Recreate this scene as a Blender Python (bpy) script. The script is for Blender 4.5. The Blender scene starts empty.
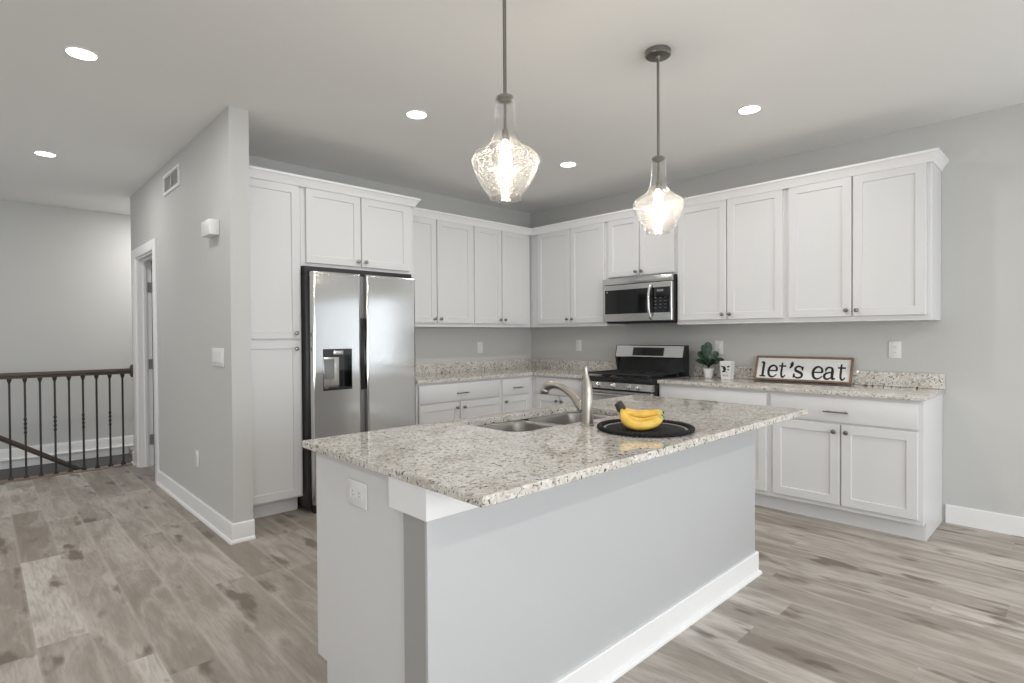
import bpy, bmesh, math, random
from mathutils import Vector, Matrix
random.seed(7)
S = bpy.context.scene
COL = S.collection
PI = math.pi

# ------------------------------------------------------------------ camera
F_PX, YAW, PITCH, ROLL = 558.4165, 0.8076, -0.0123, -0.0061
CAM = Vector((-4.7892, -4.6736, 1.3043))
cy, sy, cp, sp = math.cos(YAW), math.sin(YAW), math.cos(PITCH), math.sin(PITCH)
fwd = Vector((cy*cp, sy*cp, sp)); r0 = Vector((sy, -cy, 0)); u0 = r0.cross(fwd)
cr, sr = math.cos(ROLL), math.sin(ROLL)
rgt = cr*r0 + sr*u0; upv = -sr*r0 + cr*u0
cd = bpy.data.cameras.new('camera'); cam = bpy.data.objects.new('camera', cd); COL.objects.link(cam)
cd.sensor_fit = 'HORIZONTAL'; cd.sensor_width = 36.0; cd.lens = F_PX/1024*36; cd.clip_start = .05
M = Matrix((rgt, upv, -fwd)).transposed().to_4x4(); M.translation = CAM
cam.matrix_world = M
S.camera = cam

# ------------------------------------------------------------------ world, exposure, daylight
S.view_settings.view_transform = 'Standard'; S.view_settings.look = 'None'
S.view_settings.gamma = 1.0; S.view_settings.use_curve_mapping = False
S.view_settings.exposure = 0.24
# light levels: window daylight per metre of width, then watts per recessed lamp on each dimmer circuit
LV = dict(back=30.0, west=2.0, hallfill=10.5, side=2.6, kitchen=5.8, hall=7.0, stair=20.0, living=8.5)
S.cycles.max_bounces = 14; S.cycles.diffuse_bounces = 8; S.cycles.glossy_bounces = 6
S.cycles.transparent_max_bounces = 16; S.cycles.sample_clamp_indirect = 6
S.cycles.caustics_reflective = False; S.cycles.caustics_refractive = False
W = bpy.data.worlds.new('daylight'); S.world = W; W.use_nodes = True
W.node_tree.nodes['Background'].inputs[0].default_value = (.80, .90, 1.0, 1)
W.node_tree.nodes['Background'].inputs[1].default_value = .5

def area(name, loc, rot, sx, sy_, power, color):
    l = bpy.data.lights.new(name, 'AREA'); l.shape = 'RECTANGLE'; l.size = sx; l.size_y = sy_
    l.energy = power; l.color = color
    o = bpy.data.objects.new(name, l); COL.objects.link(o); o.location = loc; o.rotation_euler = rot
    return o
# daylight through the big windows behind the camera, plus the added west set
WIN_Y, WEST_X = -8.4, -7.6
BACK_WINS = [(-7.2, -5.4), (-5.0, -3.2), (-2.9, -1.3)]
RANGE_WINS = [(-7.6, -4.46)]
ADDED_WEST_WINS = [(-7.6, -5.9), (-5.2, -3.5), (.4, 1.9)]  # unseen windows, added to light the surfaces facing them and the hall
for a, b in BACK_WINS:
    area('window_daylight', ((a+b)/2, WIN_Y+.03, 1.35), (PI/2-.35, 0, 0), b-a-.1, 1.55, LV['back']*(b-a), (.93, .97, 1.0))
for a, b in ADDED_WEST_WINS:
    area('window_daylight', (WEST_X+.03, (a+b)/2, 1.35), (PI/2, 0, -PI/2), b-a-.1, 1.55, LV['hallfill' if a > 0 else 'west']*(b-a), (.93, .97, 1.0))

for a, b in RANGE_WINS:
    area('window_daylight', (-.03, (a+b)/2, 1.30), (PI/2, 0, PI/2), b-a-.1, 1.25, LV['side']*(b-a), (.95, .98, 1.0))

# ------------------------------------------------------------------ materials
def new_mat(name):
    m = bpy.data.materials.new(name); m.use_nodes = True
    n = m.node_tree.nodes; l = m.node_tree.links
    return m, n, l, n['Principled BSDF']
def plain(name, col, rough=.5, metal=0., **kw):
    m, n, l, b = new_mat(name)
    b.inputs['Base Color'].default_value = (*col, 1); b.inputs['Roughness'].default_value = rough
    b.inputs['Metallic'].default_value = metal
    for k, v in kw.items(): b.inputs[k.replace('_', ' ')].default_value = v
    return m
def wavy(m, scale, strength, dist=.002, stretch=(1, 1, 1)):
    n = m.node_tree.nodes; l = m.node_tree.links
    tc = n.new('ShaderNodeTexCoord'); mp = n.new('ShaderNodeMapping'); mp.inputs['Scale'].default_value = stretch
    no = n.new('ShaderNodeTexNoise'); no.inputs['Scale'].default_value = scale; no.inputs['Detail'].default_value = 3
    bu = n.new('ShaderNodeBump'); bu.inputs['Strength'].default_value = strength; bu.inputs['Distance'].default_value = dist
    l.new(tc.outputs['Object'], mp.inputs['Vector']); l.new(mp.outputs[0], no.inputs['Vector'])
    l.new(no.outputs[0], bu.inputs['Height']); l.new(bu.outputs[0], n['Principled BSDF'].inputs['Normal'])
    return m
def emit(name, col, strength):
    m, n, l, b = new_mat(name)
    b.inputs['Base Color'].default_value = (*col, 1)
    b.inputs['Emission Color'].default_value = (*col, 1); b.inputs['Emission Strength'].default_value = strength
    return m
def math_node(n, l, op, a, b=None, clamp=False):
    x = n.new('ShaderNodeMath'); x.operation = op; x.use_clamp = clamp
    for i, v in enumerate((a, b)):
        if v is None: continue
        if isinstance(v, (int, float)): x.inputs[i].default_value = v
        else: l.new(v, x.inputs[i])
    return x.outputs[0]
def ramp(n, l, fac, stops):
    r = n.new('ShaderNodeValToRGB'); e = r.color_ramp.elements
    while len(e) < len(stops): e.new(.5)
    for el, (p, c) in zip(e, stops):
        el.position = p; el.color = (*c, 1) if len(c) == 3 else c
    l.new(fac, r.inputs[0]); return r.outputs[0]
def mix(n, l, fac, a, b, mode='MIX'):
    x = n.new('ShaderNodeMix'); x.data_type = 'RGBA'; x.blend_type = mode
    for s, v in ((x.inputs[0], fac), (x.inputs[6], a), (x.inputs[7], b)):
        if isinstance(v, (int, float)): s.default_value = v
        elif isinstance(v, tuple): s.default_value = (*v, 1)
        else: l.new(v, s)
    return x.outputs[2]

def floor_material():
    m, n, l, b = new_mat('grey_oak_planks')
    tc = n.new('ShaderNodeTexCoord'); sep = n.new('ShaderNodeSeparateXYZ'); l.new(tc.outputs['Object'], sep.inputs[0])
    X, Y = sep.outputs[0], sep.outputs[1]
    xs = math_node(n, l, 'DIVIDE', X, .178)
    row = math_node(n, l, 'FLOOR', xs); fx = math_node(n, l, 'FRACT', xs)
    wn = n.new('ShaderNodeTexWhiteNoise'); wn.noise_dimensions = '1D'; l.new(row, wn.inputs['W'])
    ys = math_node(n, l, 'ADD', math_node(n, l, 'DIVIDE', Y, 1.22), math_node(n, l, 'MULTIPLY', wn.outputs[0], 7.3))
    pl = math_node(n, l, 'FLOOR', ys); fy = math_node(n, l, 'FRACT', ys)
    cv = n.new('ShaderNodeCombineXYZ'); l.new(row, cv.inputs[0]); l.new(pl, cv.inputs[1])
    w2 = n.new('ShaderNodeTexWhiteNoise'); w2.noise_dimensions = '2D'; l.new(cv.outputs[0], w2.inputs['Vector'])
    rnd = w2.outputs[0]
    # grain coordinates: stretched along the plank, shifted from plank to plank
    g = n.new('ShaderNodeCombineXYZ')
    l.new(math_node(n, l, 'MULTIPLY', X, 7.5), g.inputs[0]); l.new(math_node(n, l, 'MULTIPLY', Y, 1.5), g.inputs[1])
    l.new(math_node(n, l, 'MULTIPLY', rnd, 37.), g.inputs[2])
    n1 = n.new('ShaderNodeTexNoise'); n1.inputs['Scale'].default_value = 1.2; n1.inputs['Detail'].default_value = 5
    n1.inputs['Distortion'].default_value = 1.1; l.new(g.outputs[0], n1.inputs['Vector'])
    g2 = n.new('ShaderNodeCombineXYZ')
    l.new(math_node(n, l, 'MULTIPLY', X, 50.), g2.inputs[0]); l.new(math_node(n, l, 'MULTIPLY', Y, 5.5), g2.inputs[1])
    l.new(math_node(n, l, 'MULTIPLY', rnd, 91.), g2.inputs[2])
    n2 = n.new('ShaderNodeTexNoise'); n2.inputs['Scale'].default_value = 1.6; n2.inputs['Detail'].default_value = 6
    n2.inputs['Distortion'].default_value = .6; l.new(g2.outputs[0], n2.inputs['Vector'])
    g3 = n.new('ShaderNodeCombineXYZ')
    l.new(math_node(n, l, 'MULTIPLY', X, 9.), g3.inputs[0]); l.new(math_node(n, l, 'MULTIPLY', Y, 2.9), g3.inputs[1])
    l.new(math_node(n, l, 'MULTIPLY', rnd, 53.), g3.inputs[2])
    n3 = n.new('ShaderNodeTexNoise'); n3.inputs['Scale'].default_value = .9; n3.inputs['Detail'].default_value = 3
    l.new(g3.outputs[0], n3.inputs['Vector'])
    base = ramp(n, l, rnd, [(0, (.29, .255, .215)), (.3, (.40, .36, .315)), (.7, (.48, .44, .395)), (1, (.58, .54, .49))])
    c = mix(n, l, ramp(n, l, n1.outputs[0], [(.32, (.62,)*3), (.55, (0, 0, 0))]), base, (.235, .20, .165))
    c = mix(n, l, ramp(n, l, n1.outputs[0], [(.52, (0, 0, 0)), (.75, (.55,)*3)]), c, (.60, .565, .52))
    c = mix(n, l, ramp(n, l, n2.outputs[0], [(.36, (.32,)*3), (.56, (0, 0, 0))]), c, (.22, .185, .155))
    c = mix(n, l, ramp(n, l, n3.outputs[0], [(.32, (.85,)*3), (.40, (0, 0, 0))]), c, (.15, .12, .095))
    dx = math_node(n, l, 'MULTIPLY', math_node(n, l, 'MINIMUM', fx, math_node(n, l, 'SUBTRACT', 1., fx)), .178)
    dy = math_node(n, l, 'MULTIPLY', math_node(n, l, 'MINIMUM', fy, math_node(n, l, 'SUBTRACT', 1., fy)), 1.22)
    seam = math_node(n, l, 'LESS_THAN', math_node(n, l, 'MINIMUM', dx, dy), .0013)
    edge = ramp(n, l, math_node(n, l, 'DIVIDE', dx, .02), [(.05, (.30,)*3), (.6, (0, 0, 0))])  # bevel highlight along the long seams, put into the colour
    c = mix(n, l, edge, c, (.60, .565, .52))
    c = mix(n, l, math_node(n, l, 'MULTIPLY', seam, .14), c, (.14, .12, .10))
    l.new(c, b.inputs['Base Color'])
    b.inputs['Roughness'].default_value = .42; b.inputs['Specular IOR Level'].default_value = .35
    bu = n.new('ShaderNodeBump'); bu.inputs['Strength'].default_value = .12; bu.inputs['Distance'].default_value = .002
    l.new(n2.outputs[0], bu.inputs['Height']); l.new(bu.outputs[0], b.inputs['Normal'])
    return m

def granite_material():
    m, n, l, b = new_mat('speckled_granite')
    tc = n.new('ShaderNodeTexCoord'); co = tc.outputs['Object']
    def noise(scale, det=3, dist=0., off=0.):
        mp = n.new('ShaderNodeMapping'); mp.inputs['Location'].default_value = (off, off*1.7, off*.6); l.new(co, mp.inputs['Vector'])
        x = n.new('ShaderNodeTexNoise'); x.inputs['Scale'].default_value = scale; x.inputs['Detail'].default_value = det
        x.inputs['Distortion'].default_value = dist; l.new(mp.outputs[0], x.inputs['Vector']); return x.outputs[0]
    vo = n.new('ShaderNodeTexVoronoi'); vo.inputs['Scale'].default_value = 95; l.new(co, vo.inputs['Vector'])
    sp_ = n.new('ShaderNodeSeparateColor'); l.new(vo.outputs['Color'], sp_.inputs[0])
    base = ramp(n, l, noise(9, 4, .6), [(.34, (.52, .475, .42)), (.5, (.65, .615, .56)), (.66, (.70, .68, .645))])
    c = mix(n, l, ramp(n, l, sp_.outputs[0], [(.0, (.55,)*3), (.45, (0, 0, 0))]), base, (.47, .435, .39))
    c = mix(n, l, ramp(n, l, sp_.outputs[1], [(.72, (0, 0, 0)), (.95, (.7,)*3)]), c, (.80, .795, .775))
    c = mix(n, l, ramp(n, l, noise(48, 3, .5, 7.), [(.60, (0, 0, 0)), (.65, (.72,)*3)]), c, (.27, .245, .22))
    c = mix(n, l, ramp(n, l, noise(70, 3, .5, 11.), [(.605, (0, 0, 0)), (.645, (.96,)*3)]), c, (.05, .047, .047))
    c = mix(n, l, ramp(n, l, noise(135, 2, .3, 5.), [(.62, (0, 0, 0)), (.67, (.8,)*3)]), c, (.10, .093, .09))
    l.new(c, b.inputs['Base Color']); b.inputs['Roughness'].default_value = .02
    b.inputs['Specular IOR Level'].default_value = .55
    return m

def wood_material(name, dark, light, stretch):
    m, n, l, b = new_mat(name)
    tc = n.new('ShaderNodeTexCoord'); mp = n.new('ShaderNodeMapping'); mp.inputs['Scale'].default_value = stretch
    l.new(tc.outputs['Object'], mp.inputs['Vector'])
    no = n.new('ShaderNodeTexNoise'); no.inputs['Scale'].default_value = 12; no.inputs['Detail'].default_value = 5
    l.new(mp.outputs[0], no.inputs['Vector'])
    l.new(ramp(n, l, no.outputs[0], [(.3, dark), (.7, light)]), b.inputs['Base Color'])
    b.inputs['Roughness'].default_value = .5
    return m

def steel_material(name, col, rough, stretch, aniso=0., axis='Z', var=.15):
    m = plain(name, col, rough, 1.0)
    n = m.node_tree.nodes; l = m.node_tree.links; b = n['Principled BSDF']
    tc = n.new('ShaderNodeTexCoord'); mp = n.new('ShaderNodeMapping'); mp.inputs['Scale'].default_value = stretch
    l.new(tc.outputs['Object'], mp.inputs['Vector'])
    no = n.new('ShaderNodeTexNoise'); no.inputs['Scale'].default_value = 6; no.inputs['Detail'].default_value = 4
    l.new(mp.outputs[0], no.inputs['Vector'])
    rr = n.new('ShaderNodeMapRange'); rr.inputs[3].default_value = rough*(1-var); rr.inputs[4].default_value = rough*(1+var)
    l.new(no.outputs[0], rr.inputs[0]); l.new(rr.outputs[0], b.inputs['Roughness'])
    if aniso:
        tg = n.new('ShaderNodeTangent'); tg.direction_type = 'RADIAL'; tg.axis = axis
        b.inputs['Anisotropic'].default_value = aniso; l.new(tg.outputs[0], b.inputs['Tangent'])
    return m

def seeded_glass():
    m = bpy.data.materials.new('seeded_glass'); m.use_nodes = True
    n = m.node_tree.nodes; l = m.node_tree.links; n.clear()
    out = n.new('ShaderNodeOutputMaterial')
    tr = n.new('ShaderNodeBsdfTransparent'); tr.inputs[0].default_value = (.97, .97, .965, 1)
    gl = n.new('ShaderNodeBsdfGlossy'); gl.inputs['Roughness'].default_value = .06
    tl = n.new('ShaderNodeBsdfTranslucent'); tl.inputs[0].default_value = (.95, .94, .92, 1)
    lw = n.new('ShaderNodeLayerWeight'); lw.inputs[0].default_value = .28
    tc = n.new('ShaderNodeTexCoord')
    sep = n.new('ShaderNodeSeparateXYZ'); l.new(tc.outputs['Object'], sep.inputs[0])
    vo = n.new('ShaderNodeTexVoronoi'); vo.inputs['Scale'].default_value = 185; l.new(tc.outputs['Object'], vo.inputs['Vector'])
    body = n.new('ShaderNodeMapRange'); l.new(sep.outputs[2], body.inputs[0])       # bubbles only in the blown belly
    body.inputs[1].default_value = -.16; body.inputs[2].default_value = -.20; body.inputs[3].default_value = 0; body.inputs[4].default_value = 1
    seed = math_node(n, l, 'MULTIPLY', math_node(n, l, 'LESS_THAN', vo.outputs['Distance'], .31), body.outputs[0])
    bu = n.new('ShaderNodeBump'); bu.inputs['Strength'].default_value = .5; bu.inputs['Distance'].default_value = .002
    l.new(vo.outputs['Distance'], bu.inputs['Height']); l.new(bu.outputs[0], gl.inputs['Normal'])
    m1 = n.new('ShaderNodeMixShader'); m2 = n.new('ShaderNodeMixShader')
    l.new(math_node(n, l, 'MULTIPLY', seed, .30), m1.inputs[0]); l.new(tr.outputs[0], m1.inputs[1]); l.new(tl.outputs[0], m1.inputs[2])
    l.new(math_node(n, l, 'MULTIPLY', lw.outputs['Facing'], .55), m2.inputs[0]); l.new(m1.outputs[0], m2.inputs[1]); l.new(gl.outputs[0], m2.inputs[2])
    l.new(m2.outputs[0], out.inputs[0])
    return m

def thin_glass():
    m = bpy.data.materials.new('window_glass'); m.use_nodes = True
    n = m.node_tree.nodes; l = m.node_tree.links; n.clear()
    out = n.new('ShaderNodeOutputMaterial'); tr = n.new('ShaderNodeBsdfTransparent'); gl = n.new('ShaderNodeBsdfGlossy')
    gl.inputs['Roughness'].default_value = .02
    mx = n.new('ShaderNodeMixShader'); mx.inputs[0].default_value = .06
    l.new(tr.outputs[0], mx.inputs[1]); l.new(gl.outputs[0], mx.inputs[2]); l.new(mx.outputs[0], out.inputs[0])
    return m

M_FLOOR = floor_material()
M_GRANITE = granite_material()
M_WALL = wavy(plain('grey_wall_paint', (.555, .555, .54), .65), 140, .06)
M_ISLANDW = wavy(plain('island_wall_mid_grey', (.36, .36, .35), .65), 140, .06)  # island wall, a darker grey than the other walls
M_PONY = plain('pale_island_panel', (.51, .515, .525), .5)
M_CEIL = wavy(plain('white_ceiling_paint', (.87, .868, .86), .8), 120, .08)
M_WHITE = plain('white_cabinet_paint', (.71, .71, .71), .38)
M_TRIM = plain('white_trim_paint', (.84, .84, .84), .4)
M_PLASTIC = plain('white_plastic', (.78, .78, .77), .35)
M_SLOT = plain('socket_dark', (.10, .10, .10), .6)
M_STEEL = steel_material('brushed_stainless', (.60, .60, .595), .125, (60, 60, 1.5), .8, 'Z')
M_STEELH = steel_material('brushed_stainless_wide', (.60, .60, .59), .24, (2, 2, 60))
M_SINK = steel_material('sink_steel', (.30, .285, .265), .33, (4, 30, 30))
M_NICKEL = steel_material('brushed_nickel', (.42, .39, .35), .38, (20, 20, 3))
M_DKNICKEL = plain('dark_nickel', (.20, .19, .18), .28, 1.0)
M_PEWTER = plain('aged_pewter', (.27, .255, .235), .30, 1.0)
M_HINGE = plain('satin_hinge_steel', (.36, .35, .34), .4, .6)
M_BLACK = plain('black_enamel', (.012, .012, .013), .18)
M_BLACKM = plain('black_matte', (.018, .018, .019), .55)
M_IRON = wavy(plain('cast_iron', (.02, .02, .021), .5), 300, .3, .001)
M_GLASSB = plain('black_glass', (.008, .008, .009), .06)
M_GREYP = plain('grey_plastic', (.22, .22, .225), .4)
M_SIDE = plain('fridge_side_gap_dark', (.03, .03, .031), .45)
M_BRONZE = plain('black_iron_baluster', (.015, .014, .013), .5)
M_RAIL = wood_material('dark_stained_rail', (.040, .029, .022), (.095, .070, .052), (1, 18, 18))
M_NOSE = wood_material('stair_nosing_oak', (.16, .115, .085), (.27, .21, .165), (1, 18, 18))
M_CARPET = wavy(plain('dark_grey_carpet', (.085, .083, .080), .95), 400, .5, .004)
M_FRAMEW = wood_material('sign_frame_wood', (.12, .072, .042), (.30, .20, .125), (18, 2, 18))
M_PAPER = plain('sign_white_board', (.80, .80, .79), .6)
M_INK = plain('black_ink', (.012, .012, .013), .6)
M_CERAM = plain('white_ceramic', (.78, .78, .77), .3)
M_LEAF = wavy(plain('dark_green_leaf', (.022, .050, .026), .42), 60, .3, .004)
M_STEM = plain('leaf_stem', (.06, .075, .03), .6)
M_SOIL = plain('potting_soil', (.03, .022, .016), .9)
M_MAT = wavy(plain('black_woven_straw', (.009, .009, .010), .85), 260, 1.0, .006)
M_MATRING = wavy(plain('pale_woven_ring', (.36, .36, .36), .8), 300, 1.0, .004)
M_LED = emit('recessed_light_lens', (1.0, .985, .96), 8.0)
M_BULB = emit('warm_bulb', (1.0, .88, .74), 110.0)
M_GLASS = seeded_glass()
M_PANE = thin_glass()

def banana_material():
    m, n, l, b = new_mat('banana_peel')
    tc = n.new('ShaderNodeTexCoord')
    no = n.new('ShaderNodeTexNoise'); no.inputs['Scale'].default_value = 22; no.inputs['Detail'].default_value = 4
    l.new(tc.outputs['Object'], no.inputs['Vector'])
    c = ramp(n, l, no.outputs[0], [(.32, (.66, .38, .05)), (.5, (.82, .52, .075)), (.7, (.88, .62, .14))])
    l.new(c, b.inputs['Base Color']); b.inputs['Roughness'].default_value = .42
    return m
M_BANANA = banana_material()
M_BANTIP = plain('banana_green_tip', (.50, .46, .11), .45)
M_BANSTEM = plain('banana_dark_stem', (.045, .034, .026), .7)

# ------------------------------------------------------------------ mesh helpers
def obj(name, bm, mat, parent=None, angle=25, label=None):
    bmesh.ops.recalc_face_normals(bm, faces=bm.faces)
    me = bpy.data.meshes.new(name); bm.to_mesh(me); bm.free()
    for p in me.polygons: p.use_smooth = True
    me.set_sharp_from_angle(angle=math.radians(angle))
    me.materials.append(mat)
    o = bpy.data.objects.new(name, me); COL.objects.link(o)
    if parent: o.parent = parent
    if label: o['label'] = label
    return o
def tag(o, label, cat, group=None, kind=None):
    o['label'] = label; o['category'] = cat
    if group: o['group'] = group
    if kind: o['kind'] = kind
    return o
def thing(name, label, cat, loc=(0, 0, 0), rz=0., group=None):
    o = bpy.data.objects.new(name, None); COL.objects.link(o); o.empty_display_size = .1
    o.location = loc; o.rotation_euler = (0, 0, rz)
    return tag(o, label, cat, group)
def struct(name, bm, mat, label=None, parent=None):
    o = obj(name, bm, mat, parent)
    o['kind'] = 'structure'
    if label: o['label'] = label
    return o
def NB(): return bmesh.new()
def box(bm, x0, x1, y0, y1, z0, z1, bev=0., seg=2):
    if x0 > x1: x0, x1 = x1, x0
    if y0 > y1: y0, y1 = y1, y0
    v = [bm.verts.new(p) for p in ((x0, y0, z0), (x1, y0, z0), (x1, y1, z0), (x0, y1, z0), (x0, y0, z1), (x1, y0, z1), (x1, y1, z1), (x0, y1, z1))]
    fs = [bm.faces.new([v[i] for i in q]) for q in ((0, 3, 2, 1), (4, 5, 6, 7), (0, 1, 5, 4), (1, 2, 6, 5), (2, 3, 7, 6), (3, 0, 4, 7))]
    if bev:
        es = list({e for f in fs for e in f.edges})
        bmesh.ops.bevel(bm, geom=es, offset=bev, segments=seg, affect='EDGES', profile=.5)
    return bm
def BX(*a, **k): return box(NB(), *a, **k)
def loft(bm, loops, cap0=True, cap1=True, closed=True):
    vs = [[bm.verts.new(p) for p in lp] for lp in loops]
    m = len(loops[0])
    for a, b in zip(vs, vs[1:]):
        for i in range(m if closed else m-1):
            j = (i+1) % m
            bm.faces.new((a[i], a[j], b[j], b[i]))
    if cap0: bm.faces.new(list(reversed(vs[0])))
    if cap1: bm.faces.new(vs[-1])
    return vs
def lathe(bm, prof, c=(0, 0, 0), seg=24, mat=None, cap=True):
    """prof: (radius, height) pairs about the z axis, optionally turned by mat"""
    mt = mat or Matrix.Identity(3); c = Vector(c)
    loops = [[c + mt @ Vector((max(r, 1e-4)*math.cos(2*PI*i/seg), max(r, 1e-4)*math.sin(2*PI*i/seg), h)) for i in range(seg)] for r, h in prof]
    return loft(bm, loops, cap, cap)
AX = {'-y': Matrix.Rotation(PI/2, 3, 'X'), '+y': Matrix.Rotation(-PI/2, 3, 'X'), '-x': Matrix.Rotation(-PI/2, 3, 'Y'), '+x': Matrix.Rotation(PI/2, 3, 'Y')}
def tube(bm, pts, rad, seg=16, ry=1.0, up=None):
    pts = [Vector(p) for p in pts]; N = len(pts)
    if isinstance(rad, (int, float)): rad = [rad]*N
    loops = []; prev = None
    for i, p in enumerate(pts):
        t = (pts[min(i+1, N-1)] - pts[max(i-1, 0)]).normalized()
        if prev is None:
            a = Vector(up) if up else (Vector((0, 0, 1)) if abs(t.z) < .9 else Vector((1, 0, 0)))
        else: a = prev
        nrm = (a - t*a.dot(t)).normalized(); prev = nrm; bn = t.cross(nrm)
        loops.append([p + rad[i]*(math.cos(2*PI*k/seg)*nrm + ry*math.sin(2*PI*k/seg)*bn) for k in range(seg)])
    loft(bm, loops); return bm
def smooth_path(pts, n=8):
    """Catmull-Rom through pts"""
    P = [Vector(p) for p in pts]; P = [2*P[0]-P[1]] + P + [2*P[-1]-P[-2]]; out = []
    for i in range(1, len(P)-2):
        for k in range(n):
            t = k/n; a, b, c, d = P[i-1], P[i], P[i+1], P[i+2]
            out.append(.5*((2*b) + (c-a)*t + (2*a-5*b+4*c-d)*t*t + (3*b-a-3*c+d)*t**3))
    out.append(P[-2]); return out
def rrect(x0, x1, y0, y1, r, n=6):
    out = []
    for cx, cy_, a0 in ((x1-r, y1-r, 0), (x0+r, y1-r, PI/2), (x0+r, y0+r, PI), (x1-r, y0+r, 1.5*PI)):
        for k in range(n+1):
            a = a0 + k/n*PI/2; out.append((cx+r*math.cos(a), cy_+r*math.sin(a)))
    return out
def plate(bm, outer, hole, lo, hi, put, ease=.003):
    """slab between lo and hi with eased outer edges and an optional hole; put(a,b,c) makes the 3D point"""
    def inset(lp, d):
        cx = sum(p[0] for p in lp)/len(lp); cy_ = sum(p[1] for p in lp)/len(lp)
        return [(p[0]-d*(1 if p[0] > cx else -1), p[1]-d*(1 if p[1] > cy_ else -1)) for p in lp]
    lv = [(inset(outer, ease), lo), (outer, lo+ease), (outer, hi-ease), (inset(outer, ease), hi)]
    vs = loft(bm, [[put(a, b, c) for a, b in lp] for lp, c in lv], False, False)
    if not hole:
        bm.faces.new(vs[0]); bm.faces.new(vs[-1]); return bm
    hv = loft(bm, [[put(a, b, c) for a, b in hole] for c in (lo, hi)], False, False)
    for ring, h in ((vs[0], hv[0]), (vs[-1], hv[1])):
        es = []
        for lp in (ring, h):
            for i in range(len(lp)): es.append(bm.edges.get((lp[i], lp[(i+1) % len(lp)])))
        bmesh.ops.triangle_fill(bm, use_beauty=True, edges=es)
    return bm
def sweep(bm, prof, path, outs):
    """mitred sweep of a (outward, height) profile along a level path; outs are the outward normals of the segments"""
    loops = []
    for i, p in enumerate(path):
        if i == 0: o = Vector(outs[0])
        elif i == len(path)-1: o = Vector(outs[-1])
        else:
            a, b = Vector(outs[i-1]), Vector(outs[i]); o = (a+b)/(1+a.dot(b))
        loops.append([(p[0]+o.x*q[0], p[1]+o.y*q[0], q[1]) for q in prof])
    loft(bm, loops); return bm

# ------------------------------------------------------------------ room shell
H = 2.747
XP, YP, WP = -3.638, -.916, .12           # the wall stub beside the pantry
YE = 2.20                                  # far end of that wall
FAR = 3.244
bm = NB(); box(bm, WEST_X, 0, WIN_Y, 2.17, -.15, 0); box(bm, XP+WP, 0, 2.17, FAR, -.15, 0)
struct('floor', bm, M_FLOOR)
struct('floor_stairwell', BX(WEST_X, XP+WP, 2.17, FAR, -.25, -.07), M_CARPET)
struct('ceiling', BX(WEST_X-.15, .15, WIN_Y-.15, FAR+.15, H, H+.12), M_CEIL)
struct('wall_fridge', BX(XP+WP, 0, 0, .12, 0, H), M_WALL)
struct('wall_far', BX(WEST_X, .15, FAR, FAR+.15, -.25, H), M_WALL)
DY0, DY1, DZ = 1.155, 1.925, 2.085         # door opening in the stub wall
bm = NB(); box(bm, XP, XP+WP, YP, DY0, 0, H); box(bm, XP, XP+WP, DY1, YE, 0, H); box(bm, XP, XP+WP, DY0, DY1, DZ, H)
struct('wall_hall', bm, M_WALL)
struct('wall_closet', BX(XP+WP, -1.6, YE-.1, YE, 0, H), M_WALL)

def holed_wall(name, wins, z0, z1, horizontal, fixed, a, b):
    bm = NB(); t = fixed
    def put(s0, s1, q0, q1):
        if horizontal: box(bm, s0, s1, t-.15, t, q0, q1)
        else: box(bm, t-.15, t, s0, s1, q0, q1)
    put(a, b, 0, z0); put(a, b, z1, H)
    s = a
    for w0, w1 in wins: put(s, w0, z0, z1); s = w1
    put(s, b, z0, z1)
    return struct(name, bm, M_WALL)
bm = NB()
rz0, rz1 = .62, 1.98
(ra, rb), = RANGE_WINS
box(bm, 0, .15, WIN_Y-.15, FAR, 0, rz0); box(bm, 0, .15, WIN_Y-.15, FAR, rz1, H); box(bm, 0, .15, WIN_Y-.15, ra, rz0, rz1); box(bm, 0, .15, rb, FAR, rz0, rz1)
struct('wall_range', bm, M_WALL)
e = bpy.data.objects.new('window_7', None); COL.objects.link(e); e['kind'] = 'structure'
bm = NB()
for s0, s1, q0, q1 in ((ra, rb, rz0, rz0+.05), (ra, rb, rz1-.05, rz1), (ra, ra+.05, rz0+.05, rz1-.05), (rb-.05, rb, rz0+.05, rz1-.05), ((ra+rb)/2-.03, (ra+rb)/2+.03, rz0+.05, rz1-.05)):
    box(bm, .05, .11, s0, s1, q0, q1)
obj('window_frame', bm, M_TRIM, e); obj('window_glass', BX(.078, .084, ra+.05, rb-.05, rz0+.05, rz1-.05), M_PANE, e)
holed_wall('wall_back', BACK_WINS, .5, 2.2, True, WIN_Y, WEST_X-.15, 0)
holed_wall('wall_west', ADDED_WEST_WINS, .5, 2.2, False, WEST_X, WIN_Y, FAR)
def window(k, horizontal, fixed, a, b):
    e = bpy.data.objects.new('window_%d' % k, None); COL.objects.link(e); e['kind'] = 'structure'
    bm = NB(); g = NB()
    for s0, s1, q0, q1 in ((a, b, .5, .56), (a, b, 2.14, 2.2), (a, a+.06, .56, 2.14), (b-.06, b, .56, 2.14), ((a+b)/2-.025, (a+b)/2+.025, .56, 2.14)):
        if horizontal: box(bm, s0, s1, fixed-.11, fixed-.05, q0, q1)
        else: box(bm, fixed-.11, fixed-.05, s0, s1, q0, q1)
    if horizontal: box(g, a+.06, b-.06, fixed-.084, fixed-.078, .56, 2.14)
    else: box(g, fixed-.084, fixed-.078, a+.06, b-.06, .56, 2.14)
    obj('window_frame', bm, M_TRIM, e); obj('window_glass', g, M_PANE, e)
k = 1
for a, b in BACK_WINS: window(k, True, WIN_Y, a, b); k += 1
for a, b in ADDED_WEST_WINS: window(k, False, WEST_X, a, b); k += 1

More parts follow.
